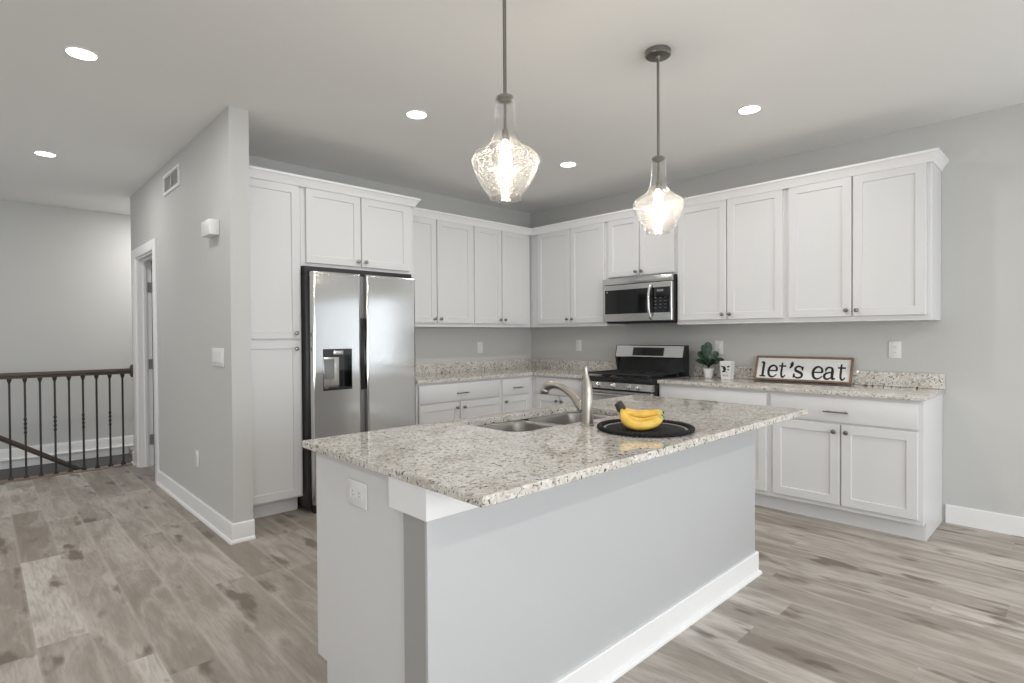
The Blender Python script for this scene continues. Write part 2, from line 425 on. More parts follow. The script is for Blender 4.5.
# baseboards
BB = [(0, 0), (.028, 0), (.028, .009), (.022, .019), (.0145, .022), (.0145, .117), (.011, .122), (0, .122)]
BB0 = [(0, 0), (.0145, 0), (.0145, .119), (.011, .124), (0, .124)]
struct('baseboard_hall', sweep(NB(), BB, [(XP, 1.065), (XP, YP), (XP+WP+.004, YP)], [(-1, 0), (0, -1)]), M_TRIM)
struct('baseboard_hall_end', sweep(NB(), BB, [(XP, YE), (XP, 2.078)], [(-1, 0)]), M_TRIM)
struct('baseboard_range', sweep(NB(), BB0, [(0, -3.968), (0, WIN_Y)], [(-1, 0)]), M_TRIM)
bm = NB(); box(bm, WEST_X, XP+.6, FAR-.016, FAR, .03, .135, .003)
box(bm, WEST_X, XP+.6, FAR-.05, FAR, .012, .03, .004); box(bm, WEST_X, XP+.6, FAR-.03, FAR, -.07, .012)
struct('baseboard_far', bm, M_TRIM)
bm = NB(); box(bm, WEST_X, XP-.002, 2.085, 2.185, -.07, .012, .006)
struct('trim_1', bm, M_NOSE, 'brown oak nosing along the stair edge under the balusters')

# doorway: casing, jamb, the open door and its hinges
d = bpy.data.objects.new('door_1', None); COL.objects.link(d); d['kind'] = 'structure'
d['label'] = 'white hall doorway with its door swung open'
bm = NB()
box(bm, XP-.018, XP, DY0-.09, DY0, 0, DZ+.09, .003); box(bm, XP-.018, XP, DY1, DY1+.150, 0, DZ+.09, .003)
box(bm, XP-.018, XP, DY0, DY1, DZ, DZ+.09, .003)
obj('door_casing', bm, M_TRIM, d)
bm = NB(); box(bm, XP, XP+WP, DY0, DY0+.018, 0, DZ); box(bm, XP, XP+WP, DY1-.018, DY1, 0, DZ); box(bm, XP, XP+WP, DY0+.018, DY1-.018, DZ-.018, DZ)
box(bm, XP+.05, XP+.075, DY1-.03, DY1-.018, 0, DZ-.018); box(bm, XP+.05, XP+.075, DY0+.018, DY1-.03, DZ-.03, DZ-.018)
obj('door_jamb', bm, M_TRIM, d)
bm = NB(); box(bm, XP+WP+.006, XP+WP+.75, DY1-.042, DY1-.004, .012, DZ-.024, .003)
obj('door_slab', bm, M_TRIM, d)
for z in (.27, 1.03, 1.80):
    bm = NB(); box(bm, XP+WP-.034, XP+WP+.002, DY1-.0215, DY1-.0175, z-.05, z+.05); box(bm, XP+WP+.001, XP+WP+.0065, DY1-.046, DY1-.018, z-.05, z+.05)
    lathe(bm, [(.008, -.055), (.008, .055)], (XP+WP+.003, DY1-.048, z), 10)
    obj('hinge', bm, M_HINGE, d, label='satin grey hinge')

# ------------------------------------------------------------------ cabinet parts
def shaker(bm, x0, x1, z0, z1, yb, t=.02, rail=.057, flat=False):
    """front facing -y with its back at yb"""
    yf = yb-t; e = .0025
    if flat: return box(bm, x0, x1, yf, yb, z0, z1, e)
    def L(i, y): return [(x0+i, y, z0+i), (x1-i, y, z0+i), (x1-i, y, z1-i), (x0+i, y, z1-i)]
    loft(bm, [L(0, yb), L(0, yf+e), L(e, yf), L(rail, yf), L(rail+.0015, yf+.003), L(rail+.0025, yf+.009)])
    return bm
def knob(parent, x, y, z):
    bm = NB(); lathe(bm, [(.008, 0), (.007, .004), (.0055, .010), (.007, .014), (.0135, .018), (.0155, .022), (.0145, .026), (.009, .0285), (.001, .029)], (x, y, z), 16, AX['-y'])
    obj('knob', bm, M_PEWTER, parent, label='small round pewter knob')
def bar_handle(parent, x, y, z, w=.135):
    bm = NB(); box(bm, x-w/2, x+w/2, y-.030, y-.022, z-.005, z+.005, .002)
    for s in (-1, 1): lathe(bm, [(.0065, 0), (.0045, .004), (.0045, .024)], (x+s*w*.36, y, z), 10, AX['-y'])
    obj('handle', bm, M_PEWTER, parent, label='slim pewter bar handle')
def cabinet(name, label, group, loc, rz, w, z0, z1, depth, fronts, toe=None, extra=None, cat='cabinet'):
    t = thing(name, label, cat, loc, rz, group)
    bm = NB(); box(bm, 0, w, -depth, -.003, z0, z1, .0015, 1)
    if extra: extra(bm)
    obj('body', bm, M_WHITE, t)
    if toe:
        bm = NB(); box(bm, toe[0], toe[1], -depth+.075, -depth+.09, 0, z0-.0005); obj('toe_kick', bm, M_WHITE, t)
    for f in fronts:
        kind, x0, x1, a, b = f[:5]
        if kind == 'door':
            dr = obj('door', shaker(NB(), x0, x1, a, b, -depth-.0005), M_WHITE, t)
            if len(f) > 5: knob(dr, f[5], -depth-.0205, f[6])
        else:
            dr = obj('drawer', shaker(NB(), x0, x1, a, b, -depth-.0005, flat=True), M_WHITE, t)
            if len(f) > 5: bar_handle(dr, f[5], -depth-.0205, f[6], f[7] if len(f) > 7 else .135)
    return t
RW = -PI/2                                 # cabinets on the range wall face -x
UB, UT, UD = 1.384, 2.437, .305            # wall cabinets
DB, DT = 1.420, 2.408
KZ = 1.462
G_UP = 'white wall cabinets'; G_LO = 'white base cabinets'
def pair(w, m, z0, z1, kz, mid=.006, lead=0.):
    c = (w+lead)/2
    return [('door', lead+m, c-mid, z0, z1, c-mid-.030, kz), ('door', c+mid, w-m, z0, z1, c+mid+.030, kz)]

# pantry and fridge surround
XL, XR = -3.054, -2.067
cabinet('pantry_cabinet', 'tall narrow white pantry cabinet between the wall end and the refrigerator', None, (XP+WP+.002, 0, 0), 0, XL-(XP+WP)-.002, .112, UT, .600,
        [('door', .02, .447, 1.283, 2.405, .412, 1.325), ('door', .02, .447, .125, 1.271, .412, 1.212)], toe=(0, .45))
cabinet('fridge_cabinet', 'short two-door white cabinet mounted over the refrigerator', None, (XL+.001, 0, 0), 0, XR-XL-.001, 1.826, UT, .600,
        [('door', .035, .480, 1.850, 2.405, .452, 1.890), ('door', .490, .935, 1.850, 2.405, .518, 1.890)])
tag(obj('end_panel', BX(-2.118, -2.068, -.600, -.003, 0, 1.825, .001, 1), M_WHITE), 'narrow white floor-length panel beside the refrigerator, towards the corner counter', 'panel')

# wall cabinets, fridge wall
cabinet('wall_cabinet', 'two-door white wall cabinet immediately beside the refrigerator cabinet', G_UP, (-2.065, 0, 0), 0, .904, UB, UT, UD,
        pair(.904, .014, DB, DT, KZ))
cabinet('wall_cabinet', 'two-door white wall cabinet ending in the room corner, on the refrigerator side', G_UP, (-1.160, 0, 0), 0, .830, UB, UT, UD,
        [('door', .018, .385, DB, DT, .357, KZ), ('door', .396, .772, DB, DT, .424, KZ)])
# wall cabinets, range wall
cabinet('wall_cabinet', 'two-door white wall cabinet between the room corner and the microwave', G_UP, (0, -.003, 0), RW, 1.342, UB, UT, UD,
        [('door', .414, .876, DB, DT, .848, KZ), ('door', .888, 1.318, DB, DT, .916, KZ)])
cabinet('wall_cabinet', 'short two-door white wall cabinet directly above the microwave', G_UP, (0, -1.347, 0), RW, .760, 1.835, UT, UD,
        [('door', .022, .375, 1.852, DT, .347, 1.888), ('door', .385, .738, 1.852, DT, .413, 1.888)])
cabinet('wall_cabinet', 'two-door white wall cabinet above the potted plant, next to the microwave', G_UP, (0, -2.108, 0), RW, .914, UB, UT, UD,
        [('door', .016, .455, DB, DT, .427, KZ), ('door', .465, .902, DB, DT, .493, KZ)])
cabinet('wall_cabinet', 'two-door white wall cabinet at the open end of the row, above the framed sign', G_UP, (0, -3.023, 0), RW, .913, UB, UT, UD,
        [('door', .030, .454, DB, DT, .426, KZ), ('door', .464, .884, DB, DT, .492, KZ)])
# crown mouldings
CR = [(0, 2.405), (.006, 2.405), (.010, 2.418), (.022, 2.440), (.034, 2.456), (.042, 2.460), (.042, 2.475), (0, 2.475)]
tag(obj('crown_moulding', sweep(NB(), CR, [(XP+WP+.001, -.6215), (XR+.001, -.6215), (XR+.001, -.375)], [(0, -1), (1, 0)]), M_TRIM), 'white crown moulding along the top of the pantry and refrigerator cabinets', 'moulding')
CR2 = [(a-.0, b) for a, b in CR]
tag(obj('crown_moulding', sweep(NB(), CR2, [(XR+.003, -.3265), (-.3265, -.3265), (-.3265, -3.9370), (-.001, -3.9370)], [(0, -1), (-1, 0), (0, -1)]), M_TRIM), 'long white crown moulding turning the corner above the wall cabinets', 'moulding')

# base cabinets
CB, BD = .884, .610                        # cabinet top, depth
dz0, dz1, wz0, wz1 = .145, .688, .703, .862
cabinet('base_cabinet', 'two-door white base cabinet with one wide drawer, beside the refrigerator', G_LO, (-2.066, 0, 0), 0, .993, .112, CB, BD,
        [('drawer', .03, .972, wz0, wz1, .50, .772), ('door', .03, .474, dz0, dz1, .438, .640), ('door', .486, .972, dz0, dz1, .523, .640)], toe=(0, .993))
cabinet('base_cabinet', 'narrow one-door white base cabinet with a small drawer, in the room corner', G_LO, (-1.072, 0, 0), 0, 1.068, .112, CB, BD,
        [('drawer', .020, .395, wz0, wz1, .215, .772, .125), ('door', .020, .395, dz0, dz1, .055, .640)], toe=(0, .46))
cabinet('base_cabinet', 'two-door white base cabinet with one drawer, between the room corner and the range', G_LO, (0, -.613, 0), RW, .733, .112, CB, BD,
        [('drawer', .070, .715, wz0, wz1, .390, .772), ('door', .070, .385, dz0, dz1, .357, .640), ('door', .396, .715, dz0, dz1, .424, .640)], toe=(0, .733))
cabinet('base_cabinet', 'white base cabinet under the potted plant, half hidden behind the island', G_LO, (0, -2.109, 0), RW, .913, .112, CB, BD,
        [('drawer', .022, .900, wz0, wz1, .46, .772), ('door', .022, .450, dz0, dz1, .420, .640), ('door', .462, .900, dz0, dz1, .492, .640)], toe=(0, .913))
def end_skin(bm): box(bm, .907, .925, -.535, -.003, 0, .113)
cabinet('base_cabinet', 'two-door white base cabinet under the framed sign, with its bare side at the open end', G_LO, (0, -3.023, 0), RW, .925, .112, CB, BD,
        [('drawer', .020, .900, wz0, wz1, .450, .772, .150), ('door', .032, .468, dz0, dz1, .436, .640), ('door', .478, .898, dz0, dz1, .510, .640)], toe=(0, .906), extra=end_skin)

# ------------------------------------------------------------------ granite worktops
CT = .914
def xy(a, b, c): return (a, b, c)
def L_slab():
    bm = NB(); o = [(-2.066, -.003), (-2.066, -.643), (-.643, -.643), (-.643, -1.346), (-.003, -1.346), (-.003, -.003)]
    loft(bm, [[(p[0], p[1], z) for p in o] for z in (.8845, CT)]); return bm
t = thing('granite_worktop', 'L-shaped speckled granite worktop running from the refrigerator round the corner to the range', 'worktop', (0, 0, 0))
obj('worktop', L_slab(), M_GRANITE, t)
bm = NB(); box(bm, -2.066, -.024, -.023, -.003, CT, 1.016, .002); box(bm, -.023, -.003, -1.346, -.003, CT, 1.016, .002)
obj('backsplash', bm, M_GRANITE, t)
t = thing('granite_worktop', 'straight speckled granite worktop carrying the plant and the framed sign', 'worktop', (0, 0, 0))
bm = NB(); box(bm, -.643, -.003, -3.962, -2.109, .8845, CT, .003); obj('worktop', bm, M_GRANITE, t)
bm = NB(); box(bm, -.023, -.003, -3.962, -2.109, CT, 1.016, .002); obj('backsplash', bm, M_GRANITE, t)

# ------------------------------------------------------------------ island
IX0, IX1, IY0, IY1 = -3.918, -1.726, -3.657, -2.624
hole = rrect(-3.255, -2.445, -3.09, -2.715, .075, 6)
out4 = [(IX1, IY1), (IX0, IY1), (IX0, IY0), (IX1, IY0)]
tag(obj('island_worktop', plate(NB(), out4, hole, .886, CT, xy, .004), M_GRANITE), 'large speckled granite island worktop with a sink cutout', 'worktop')
WX0, WX1, WY0, WY1 = -3.900, -1.760, -3.402, -3.282       # the low wall the worktop overhangs
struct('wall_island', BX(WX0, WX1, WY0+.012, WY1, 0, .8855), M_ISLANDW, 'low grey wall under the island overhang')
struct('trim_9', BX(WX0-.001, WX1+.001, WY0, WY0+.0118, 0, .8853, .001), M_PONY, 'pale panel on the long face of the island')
struct('baseboard_island', sweep(NB(), BB, [(WX0, WY1), (WX0, WY0), (WX1, WY0), (WX1, WY1)], [(-1, 0), (0, -1), (1, 0)]), M_TRIM)
struct('trim_2', sweep(NB(), [(0, .795), (.012, .795), (.012, .8855), (0, .8855)], [(WX0, -3.222), (WX0, WY0), (WX1, WY0), (WX1, WY1)], [(-1, 0), (0, -1), (1, 0)]), M_TRIM, 'white apron board under the island worktop')
iw = 2.112
t = thing('island_cabinet', 'white kitchen island cabinet with plain end panel, under the island worktop', 'cabinet', (-1.766, WY1+.0015, 0), PI, None)
bm = NB()
idp = .626
box(bm, 0, iw, -.02, 0, 0, .885); box(bm, 0, .018, -idp, -.02, .11, .885); box(bm, iw-.018, iw, -idp, -.02, .11, .885)
box(bm, 0, .018, -idp+.075, -.02, 0, .11); box(bm, iw-.018, iw, -idp+.075, -.02, 0, .11)
box(bm, .018, iw-.018, -idp, -.02, .11, .128); box(bm, .018, iw-.018, -idp, -idp+.02, .128, .885)
obj('body', bm, M_WHITE, t)
obj('toe_kick', BX(.018, iw-.018, -idp+.075, -idp+.09, 0, .11), M_WHITE, t)
xs = [.02, .44, .87, 1.29, 1.70, 2.09]
for i, (a, b) in enumerate(zip(xs, xs[1:])):
    dr = obj('door', shaker(NB(), a+.006, b-.006, .145, .688, -idp-.0005), M_WHITE, t); knob(dr, (b-.04) if i % 2 == 0 else a+.04, -idp-.0205, .64)
    dr = obj('drawer', shaker(NB(), a+.006, b-.006, .703, .862, -idp-.0005, flat=True), M_WHITE, t); bar_handle(dr, (a+b)/2, -idp-.0205, .772)

# sink
t = thing('double_sink', 'stainless undermount double bowl sink set in the island worktop', 'sink', (-2.85, -2.9025, .886))
def bowl(x0, x1):
    y0, y1 = -.1825, .1825; bm = NB(); loops = []
    for d_, z, r in ((-.016, -.0015, .085), (0, -.0015, .07), (.003, -.004, .068), (.006, -.012, .066), (.012, -.15, .06), (.022, -.180, .055), (.045, -.195, .045), (.10, -.200, .03)):
        loops.append([(a, b, z) for a, b in rrect(x0+d_, x1-d_, y0+d_, y1-d_, max(r-d_*.2, .02), 6)])
    inner = [[(p[0], p[1], p[2]) for p in lp] for lp in loops]
    outer = [[(p[0], p[1], p[2]-.0025) for p in lp] for lp in loops]
    # outer skin a little larger than the inner one
    cx = (x0+x1)/2
    outer = [[(cx+(p[0]-cx)*1.004, p[1]*1.004, p[2]) for p in lp] for lp in outer]
    seq = list(reversed(inner)) + outer
    loft(bm, seq, True, True); return bm
for x0, x1 in ((-.395, -.018), (.018, .395)):
    b_ = obj('bowl', bowl(x0, x1), M_SINK, t, 50)
    bm = NB(); lathe(bm, [(.043, -.1996), (.043, -.1975), (.036, -.197), (.030, -.1985), (.001, -.1985)], ((x0+x1)/2, 0, 0), 24)
    obj('drain', bm, M_PEWTER, b_)

# faucet
FX, FY = -2.905, -3.168
t = thing('faucet', 'brushed nickel single-lever kitchen faucet standing beside the island sink', 'faucet', (FX, FY, CT))
bm = NB(); lathe(bm, [(.029, 0), (.029, .004), (.0262, .008), (.0255, .06), (.0248, .138), (.0235, .141), (.0235, .144)], (0, 0, 0), 32); obj('body', bm, M_NICKEL, t)
sp = smooth_path([(.0, .018, .066), (.0, .040, .082), (.0, .075, .118), (.0, .115, .142), (.0, .155, .158), (.0, .200, .162), (.0, .235, .150), (.0, .250, .128)], 6)
rr_ = [.0215 - .0065*min(1, i/16) if i < 26 else .015 + .0045*min(1, (i-26)/6) for i in range(len(sp))]
bm = NB(); tube(bm, sp[:-5], rr_[:-5], 18, up=(1, 0, 0)); obj('spout', bm, M_NICKEL, t)
bm = NB(); tube(bm, sp[-6:] + [Vector((0, .252, .120))], [.0155, .0185, .0205, .0215, .0215, .0205, .0185], 20, up=(1, 0, 0)); sh = obj('spray_head', bm, M_NICKEL, t)
bm = NB(); lathe(bm, [(.0145, 0), (.0135, -.003)], (0, .2525, .1195), 18); obj('nozzle', bm, M_BLACKM, sh)
bm = NB()
lp = [(0, 0, .145), (0, 0, .150), (0, .001, .172), (0, .004, .195), (0, .007, .215), (0, .009, .230), (0, .010, .243), (0, .0105, .250), (0, .0105, .2535)]
tube(bm, lp, [.0238, .0236, .0205, .0150, .0115, .0108, .0118, .0105, .005], 22, up=(1, 0, 0)); obj('lever', bm, M_NICKEL, t)

# ------------------------------------------------------------------ refrigerator
t = thing('refrigerator', 'stainless side-by-side refrigerator with a water dispenser in one door', 'refrigerator', (-2.587, -.02, 0))
def fx(x): return x+2.587
obj('body', BX(fx(-3.049), fx(-2.125), -.650, 0, .02, 1.755, .004), M_SIDE, t)  # widened and blackened to stand in for the shaded side gap
obj('gap_shade', BX(fx(-3.049), fx(-2.125), -.640, 0, 1.756, 1.820, .002), M_BLACKM, t)  # black block in the gap over the fridge, standing in for its shade
YF, YBK = -.725, -.660
def xz(a, b, c): return (a, c, b)
def fdoor(name, x0, x1, hole=None):
    bm = NB(); o = rrect(x0, x1, .06, 1.779, .006, 2)
    cx = (x0+x1)/2
    def inset(d): return rrect(x0+d, x1-d, .06+d, 1.779-d, max(.006, .006+d*.2), 2)
    lv = [(inset(0), YBK), (inset(0), YF+.012), (inset(.003), YF+.005), (inset(.009), YF+.001), (inset(.016), YF), (inset(.020), YF)]
    vs = loft(bm, [[(a, y, b) for a, b in lp] for lp, y in lv], True, False)
    if hole is None: bm.faces.new(vs[-1])
    else:
        hv = loft(bm, [[(a, y, b) for a, b in hole] for y in (YF, YBK-.004)], False, True)
        es = []
        for lp in (vs[-1], hv[0]):
            for i in range(len(lp)): es.append(bm.edges.get((lp[i], lp[(i+1) % len(lp)])))
        bmesh.ops.triangle_fill(bm, use_beauty=True, edges=es)
    return obj(name, bm, M_STEEL, t)
DX0, DX1, DZ0, DZ1 = fx(-2.957), fx(-2.724), .898, 1.206
fd = fdoor('freezer_door', fx(-3.030), fx(-2.648), rrect(DX0, DX1, DZ0, DZ1, .004, 2))
rd = fdoor('fridge_door', fx(-2.597), fx(-2.143))
bm = NB(); yb = YBK-.0045                                     # dispenser recess liner
box(bm, DX0+.0005, DX1-.0005, yb-.003, yb, DZ0+.0005, DZ1-.0005)
box(bm, DX0+.0005, DX0+.005, YF-.0005, yb-.003, DZ0+.0005, DZ1-.0005); box(bm, DX1-.005, DX1-.0005, YF-.0005, yb-.003, DZ0+.0005, DZ1-.0005)
box(bm, DX0+.005, DX1-.005, YF-.0005, yb-.003, DZ0+.0005, DZ0+.010); box(bm, DX0+.005, DX1-.005, YF-.0005, yb-.003, DZ1-.045, DZ1-.0005)
dp = obj('dispenser', bm, M_GLASSB, fd, label='black water dispenser recess')
obj('dispenser_panel', BX(DX0+.006, DX0+.150, yb-.016, yb-.0035, DZ0+.011, DZ1-.060, .003), M_STEELH, fd)
obj('dispenser_paddle', BX(DX0+.030, DX0+.108, yb-.026, yb-.0165, DZ0+.080, DZ1-.078, .004), M_GREYP, fd)
obj('dispenser_nozzle', BX(DX0+.080, DX0+.160, YF-.008, YF-.001, DZ1-.044, DZ1-.014, .003), M_STEELH, fd)
obj('center_channel', BX(fx(-2.646), fx(-2.599), -.688, -.656, .06, 1.765, .002), M_GREYP, t)
bm = NB(); box(bm, fx(-2.6475), fx(-2.600), -.705, -.6885, .885, 1.44, .002); obj('handle_pocket', bm, M_BLACK, t, label='black recessed handle pocket')
bm = NB(); box(bm, fx(-3.024), fx(-2.95), -.715, -.642, 1.757, 1.785, .004); obj('hinge_cover', bm, M_BLACKM, t)
bm = NB(); box(bm, fx(-2.24), fx(-2.15), -.715, -.642, 1.757, 1.785, .004); obj('hinge_cover', bm, M_BLACKM, t)
obj('toe_grille', BX(fx(-3.024), fx(-2.150), -.700, -.6555, 0, .055, .003), M_BLACKM, t)

# ------------------------------------------------------------------ microwave
t = thing('microwave', 'stainless over-the-range microwave under the short wall cabinet', 'microwave', (0, -1.351, 0), RW)
mw = .752
obj('body', BX(0, mw, -.345, -.003, 1.418, 1.832, .003), M_BLACKM, t)
bm = NB()
plate(bm, rrect(.001, mw-.001, 1.423, 1.770, .003, 1), rrect(.030, .735, 1.494, 1.722, .003, 1), -.388, -.346, xz, .003)
md = obj('door', bm, M_STEELH, t)
obj('window', BX(.0305, .528, -.383, -.370, 1.4945, 1.7215), M_GLASSB, md)
obj('control_panel', BX(.5295, .7345, -.384, -.370, 1.4945, 1.7215), M_GLASSB, t)
obj('display', BX(.60, .665, -.3855, -.384, 1.683, 1.703), M_GREYP, t)
M_KEY = plain('key_print', (.09, .09, .09), .4)
for r in range(4):
    for c in range(3): obj('key', BX(.575+c*.050, .597+c*.050, -.3848, -.3842, 1.535+r*.030, 1.540+r*.030), M_KEY, t)
obj('badge', BX(.046, .060, -.3845, -.383, 1.698, 1.712), M_STEELH, md, label='tiny silver badge')
hp = smooth_path([(.548, -.390, 1.752), (.546, -.412, 1.73), (.543, -.428, 1.67), (.543, -.432, 1.60), (.543, -.428, 1.52), (.546, -.412, 1.462), (.548, -.390, 1.440)], 5)
obj('handle', tube(NB(), hp, .0125, 16, 1.0), M_STEELH, md)
bm = NB(); box(bm, .001, mw-.001, -.386, -.346, 1.774, 1.831, .003); vg = obj('vent_grille', bm, M_STEELH, t)
obj('underside', BX(.02, mw-.02, -.34, -.02, 1.405, 1.4175), M_BLACKM, t)

# ------------------------------------------------------------------ range
t = thing('gas_range', 'black and stainless freestanding gas range between the granite worktops', 'range', (-.045, -1.351, 0), RW)
rw = .752
obj('body', BX(.002, rw-.002, -.615, -.012, .02, .872, .003), M_BLACKM, t)
bm = NB(); box(bm, 0, rw, -.660, -.012, .873, .918, .006); obj('cooktop', bm, M_BLACK, t)
bm = NB(); loft(bm, [[(x, -.6155, .812), (x, -.664, .812), (x, -.676, .818), (x, -.662, .872), (x, -.6155, .872)] for x in (.003, rw-.003)]); obj('control_panel', bm, M_STEELH, t)
for x in (.095, .190, .352, .520, .615):
    bm = NB(); lathe(bm, [(.026, -.004), (.026, .004), (.021, .006), (.019, .026), (.016, .030), (.001, .031)], (x, -.669, .846), 22, AX['-y'])
    box(bm, x-.0035, x+.0035, -.706, -.69, .828, .864, .001)
    obj('knob', bm, M_STEELH, t)
bm = NB(); plate(bm, rrect(.004, rw-.004, .235, .800, .004, 1), rrect(.11, rw-.11, .36, .62, .01, 2), -.660, -.6155, xz, .004)
od = obj('oven_door', bm, M_STEELH, t)
obj('oven_window', BX(.1105, rw-.1105, -.656, -.640, .3605, .6195), M_GLASSB, od)
bm = NB(); tube(bm, [(.05, -.712, .765), (rw-.05, -.712, .765)], .0125, 18)
for x in (.08, rw-.08): box(bm, x-.012, x+.012, -.705, -.659, .756, .774, .003)
obj('oven_handle', bm, M_STEELH, od)
obj('storage_drawer', BX(.004, rw-.004, -.655, -.6155, .06, .228, .005), M_STEELH, t)
for x in (.05, rw-.05):
    for y in (-.58, -.06):
        bm = NB(); lathe(bm, [(.018, 0), (.018, .006), (.01, .008), (.01, .021)], (x, y, 0), 12); obj('foot', bm, M_BLACKM, t)
for x, y, r in ((.16, -.50, .045), (.16, -.28, .038), (.376, -.40, .05), (.592, -.50, .042), (.592, -.28, .036)):
    bm = NB(); lathe(bm, [(r, .9175), (r, .925), (r*.75, .927), (r*.72, .934), (.001, .935)], (x, y, 0), 24); obj('burner', bm, M_IRON, t)
for x0, x1 in ((.045, .262), (.270, .482), (.490, .707)):
    bm = NB(); z0, z1 = .938, .954; b_ = .004
    y0, y1 = -.640, -.145
    for y in (y0, y1, (y0+y1)/2): box(bm, x0, x1, y-.006, y+.006, z0, z1, b_, 1)
    for x in (x0+.006, x1-.006, (x0+x1)/2): box(bm, x-.006, x+.006, y0, y1, z0, z1, b_, 1)
    for x in (x0+.008, x1-.008):
        for y in (y0+.004, y1-.004): box(bm, x-.007, x+.007, y-.007, y+.007, .9175, .941)
    obj('grate', bm, M_IRON, t)
bm = NB(); loft(bm, [[(x, -.050, .9185), (x, -.112, .9185), (x, -.100, 1.078), (x, -.050, 1.078)] for x in (.012, rw-.012)]); bg = obj('backguard', bm, M_BLACK, t)
bm = NB(); loft(bm, [[(x, -.055, 1.0785), (x, -.140, 1.0785), (x, -.145, 1.086), (x, -.118, 1.190), (x, -.108, 1.197), (x, -.055, 1.197)] for x in (.010, rw-.010)]); bp = obj('backguard_panel', bm, M_STEELH, t)
for x0, x1 in ((.0005, .0095), (rw-.0095, rw-.0005)):
    bm = NB(); loft(bm, [[(x, -.045, .9185), (x, -.100, .9185), (x, -.138, 1.078), (x, -.143, 1.088), (x, -.114, 1.196), (x, -.045, 1.199)] for x in (x0, x1)])
    obj('backguard_cap', bm, M_BLACKM, t)
def onpanel(x, s): return (x, -.145+.027*s-.0012, 1.086+.104*s)
bm = NB(); q = [onpanel(.205, .10), onpanel(.545, .10), onpanel(.545, .84), onpanel(.205, .84)]
loft(bm, [q, [(a, b+.004, c+.001) for a, b, c in q]]); obj('display', bm, M_GLASSB, bp)

# ------------------------------------------------------------------ ceiling fixtures
def downlight(x, y, circuit):
    l = bpy.data.lights.new('recessed_glow', 'AREA'); l.shape = 'DISK'; l.size = .12; l.energy = LV[circuit]; l.color = (1, .98, .955)
    lo = bpy.data.objects.new('recessed_glow', l); COL.objects.link(lo); lo.location = (x, y, H-.012)
# unseen downlights added to light the room; the stairwell one inferred from wall glow
for i, (x, y) in enumerate(((-6.1, -1.1), (-4.39, -6.2), (-2.7, -6.2), (-1.18, -6.2), (-6.1, -4.2), (-2.9, 2.72))):
    bm = NB(); lathe(bm, [(.092, -.0005), (.094, -.003), (.088, -.007), (.001, -.0072)], (x, y, H), 24)
    struct('trim_%d' % (3+i), bm, M_LED); downlight(x, y, 'stair' if y > 0 else 'living')  # each trim here is a glowing downlight disc
for x, y, lab in ((-4.39, -1.108, 'round recessed ceiling light over the hall floor, in front of the wall end'),
                  (-4.387, 1.027, 'round recessed ceiling light nearest the stair railing'),
                  (-2.702, -1.604, 'round recessed ceiling light in front of the refrigerator'),
                  (-1.156, -1.576, 'round recessed ceiling light close to the kitchen corner'),
                  (-1.181, -3.126, 'round recessed ceiling light in front of the end wall cabinet')):
    t = thing('recessed_light', lab, 'ceiling light', (x, y, H), 0, 'recessed ceiling lights')
    bm = NB(); lathe(bm, [(.058, -.0005), (.072, -.0005), (.073, -.002), (.071, -.004), (.0635, -.006), (.058, -.005)], (0, 0, 0), 36, cap=False)
    v = bm.verts[:]; obj('trim_ring', bm, M_TRIM, t)
    bm = NB(); lathe(bm, [(.0632, -.0005), (.0632, -.0064), (.050, -.0085), (.001, -.0100)], (0, 0, 0), 36); obj('lens', bm, M_LED, t)
    downlight(x, y, 'hall' if x < -4 else 'kitchen')

def pendant(x, y, lab):
    t = thing('pendant_light', lab, 'pendant light', (x, y, H), 0, 'seeded glass pendants over the island')
    bm = NB(); lathe(bm, [(.062, 0), (.064, -.004), (.064, -.024), (.060, -.029), (.014, -.030), (.011, -.045), (.008, -.047)], (0, 0, 0), 36); obj('canopy', bm, M_PEWTER, t)
    zt = 2.205-H
    bm = NB(); lathe(bm, [(.0068, -.046), (.0068, zt+.004)], (0, 0, 0), 14); obj('rod', bm, M_PEWTER, t)
    bm = NB(); lathe(bm, [(.0075, zt+.012), (.020, zt+.006), (.031, zt), (.032, zt-.010), (.026, zt-.018), (.012, zt-.022), (.0055, zt-.024), (.0055, zt-.120), (.012, zt-.125), (.0135, zt-.165), (.010, zt-.167)], (0, 0, 0), 28); obj('cap', bm, M_PEWTER, t)
    e = bpy.data.objects.new('shade', None)
    prof = [(.0325, -.001), (.0372, -.010), (.0385, -.024), (.038, -.060), (.0385, -.105), (.043, -.135), (.051, -.160), (.066, -.182), (.092, -.200), (.114, -.213), (.126, -.228), (.129, -.243), (.126, -.260), (.116, -.288), (.100, -.322), (.080, -.354), (.065, -.374), (.0615, -.381), (.0625, -.386)]
    # smooth the outline and give the glass a thickness
    sm = smooth_path([(a, 0, b) for a, b in prof], 3)
    inner = [(p.x-.0028, p.z) for p in sm]
    bm = NB(); loops = [(p.x, p.z) for p in sm] + list(reversed(inner))
    seg = 48
    vs = [[bm.verts.new((r*math.cos(2*PI*i/seg), r*math.sin(2*PI*i/seg), h)) for i in range(seg)] for r, h in loops]
    for a, b in zip(vs, vs[1:]+vs[:1]):
        for i in range(seg): bm.faces.new((a[i], a[(i+1) % seg], b[(i+1) % seg], b[i]))
    sh = obj('shade', bm, M_GLASS, t, 80, label='clear seeded glass shade'); sh.location = (0, 0, zt)
    bm = NB(); lathe(bm, [(.010, zt-.168), (.014, zt-.178), (.018, zt-.200), (.023, zt-.225), (.0245, zt-.245), (.022, zt-.265), (.016, zt-.279), (.001, zt-.283)], (0, 0, 0), 24); obj('bulb', bm, M_BULB, t)
pendant(-3.335, -3.123, 'glass pendant light over the near end of the island, above the sink')
pendant(-2.263, -3.123, 'glass pendant light over the far end of the island, towards the framed sign')

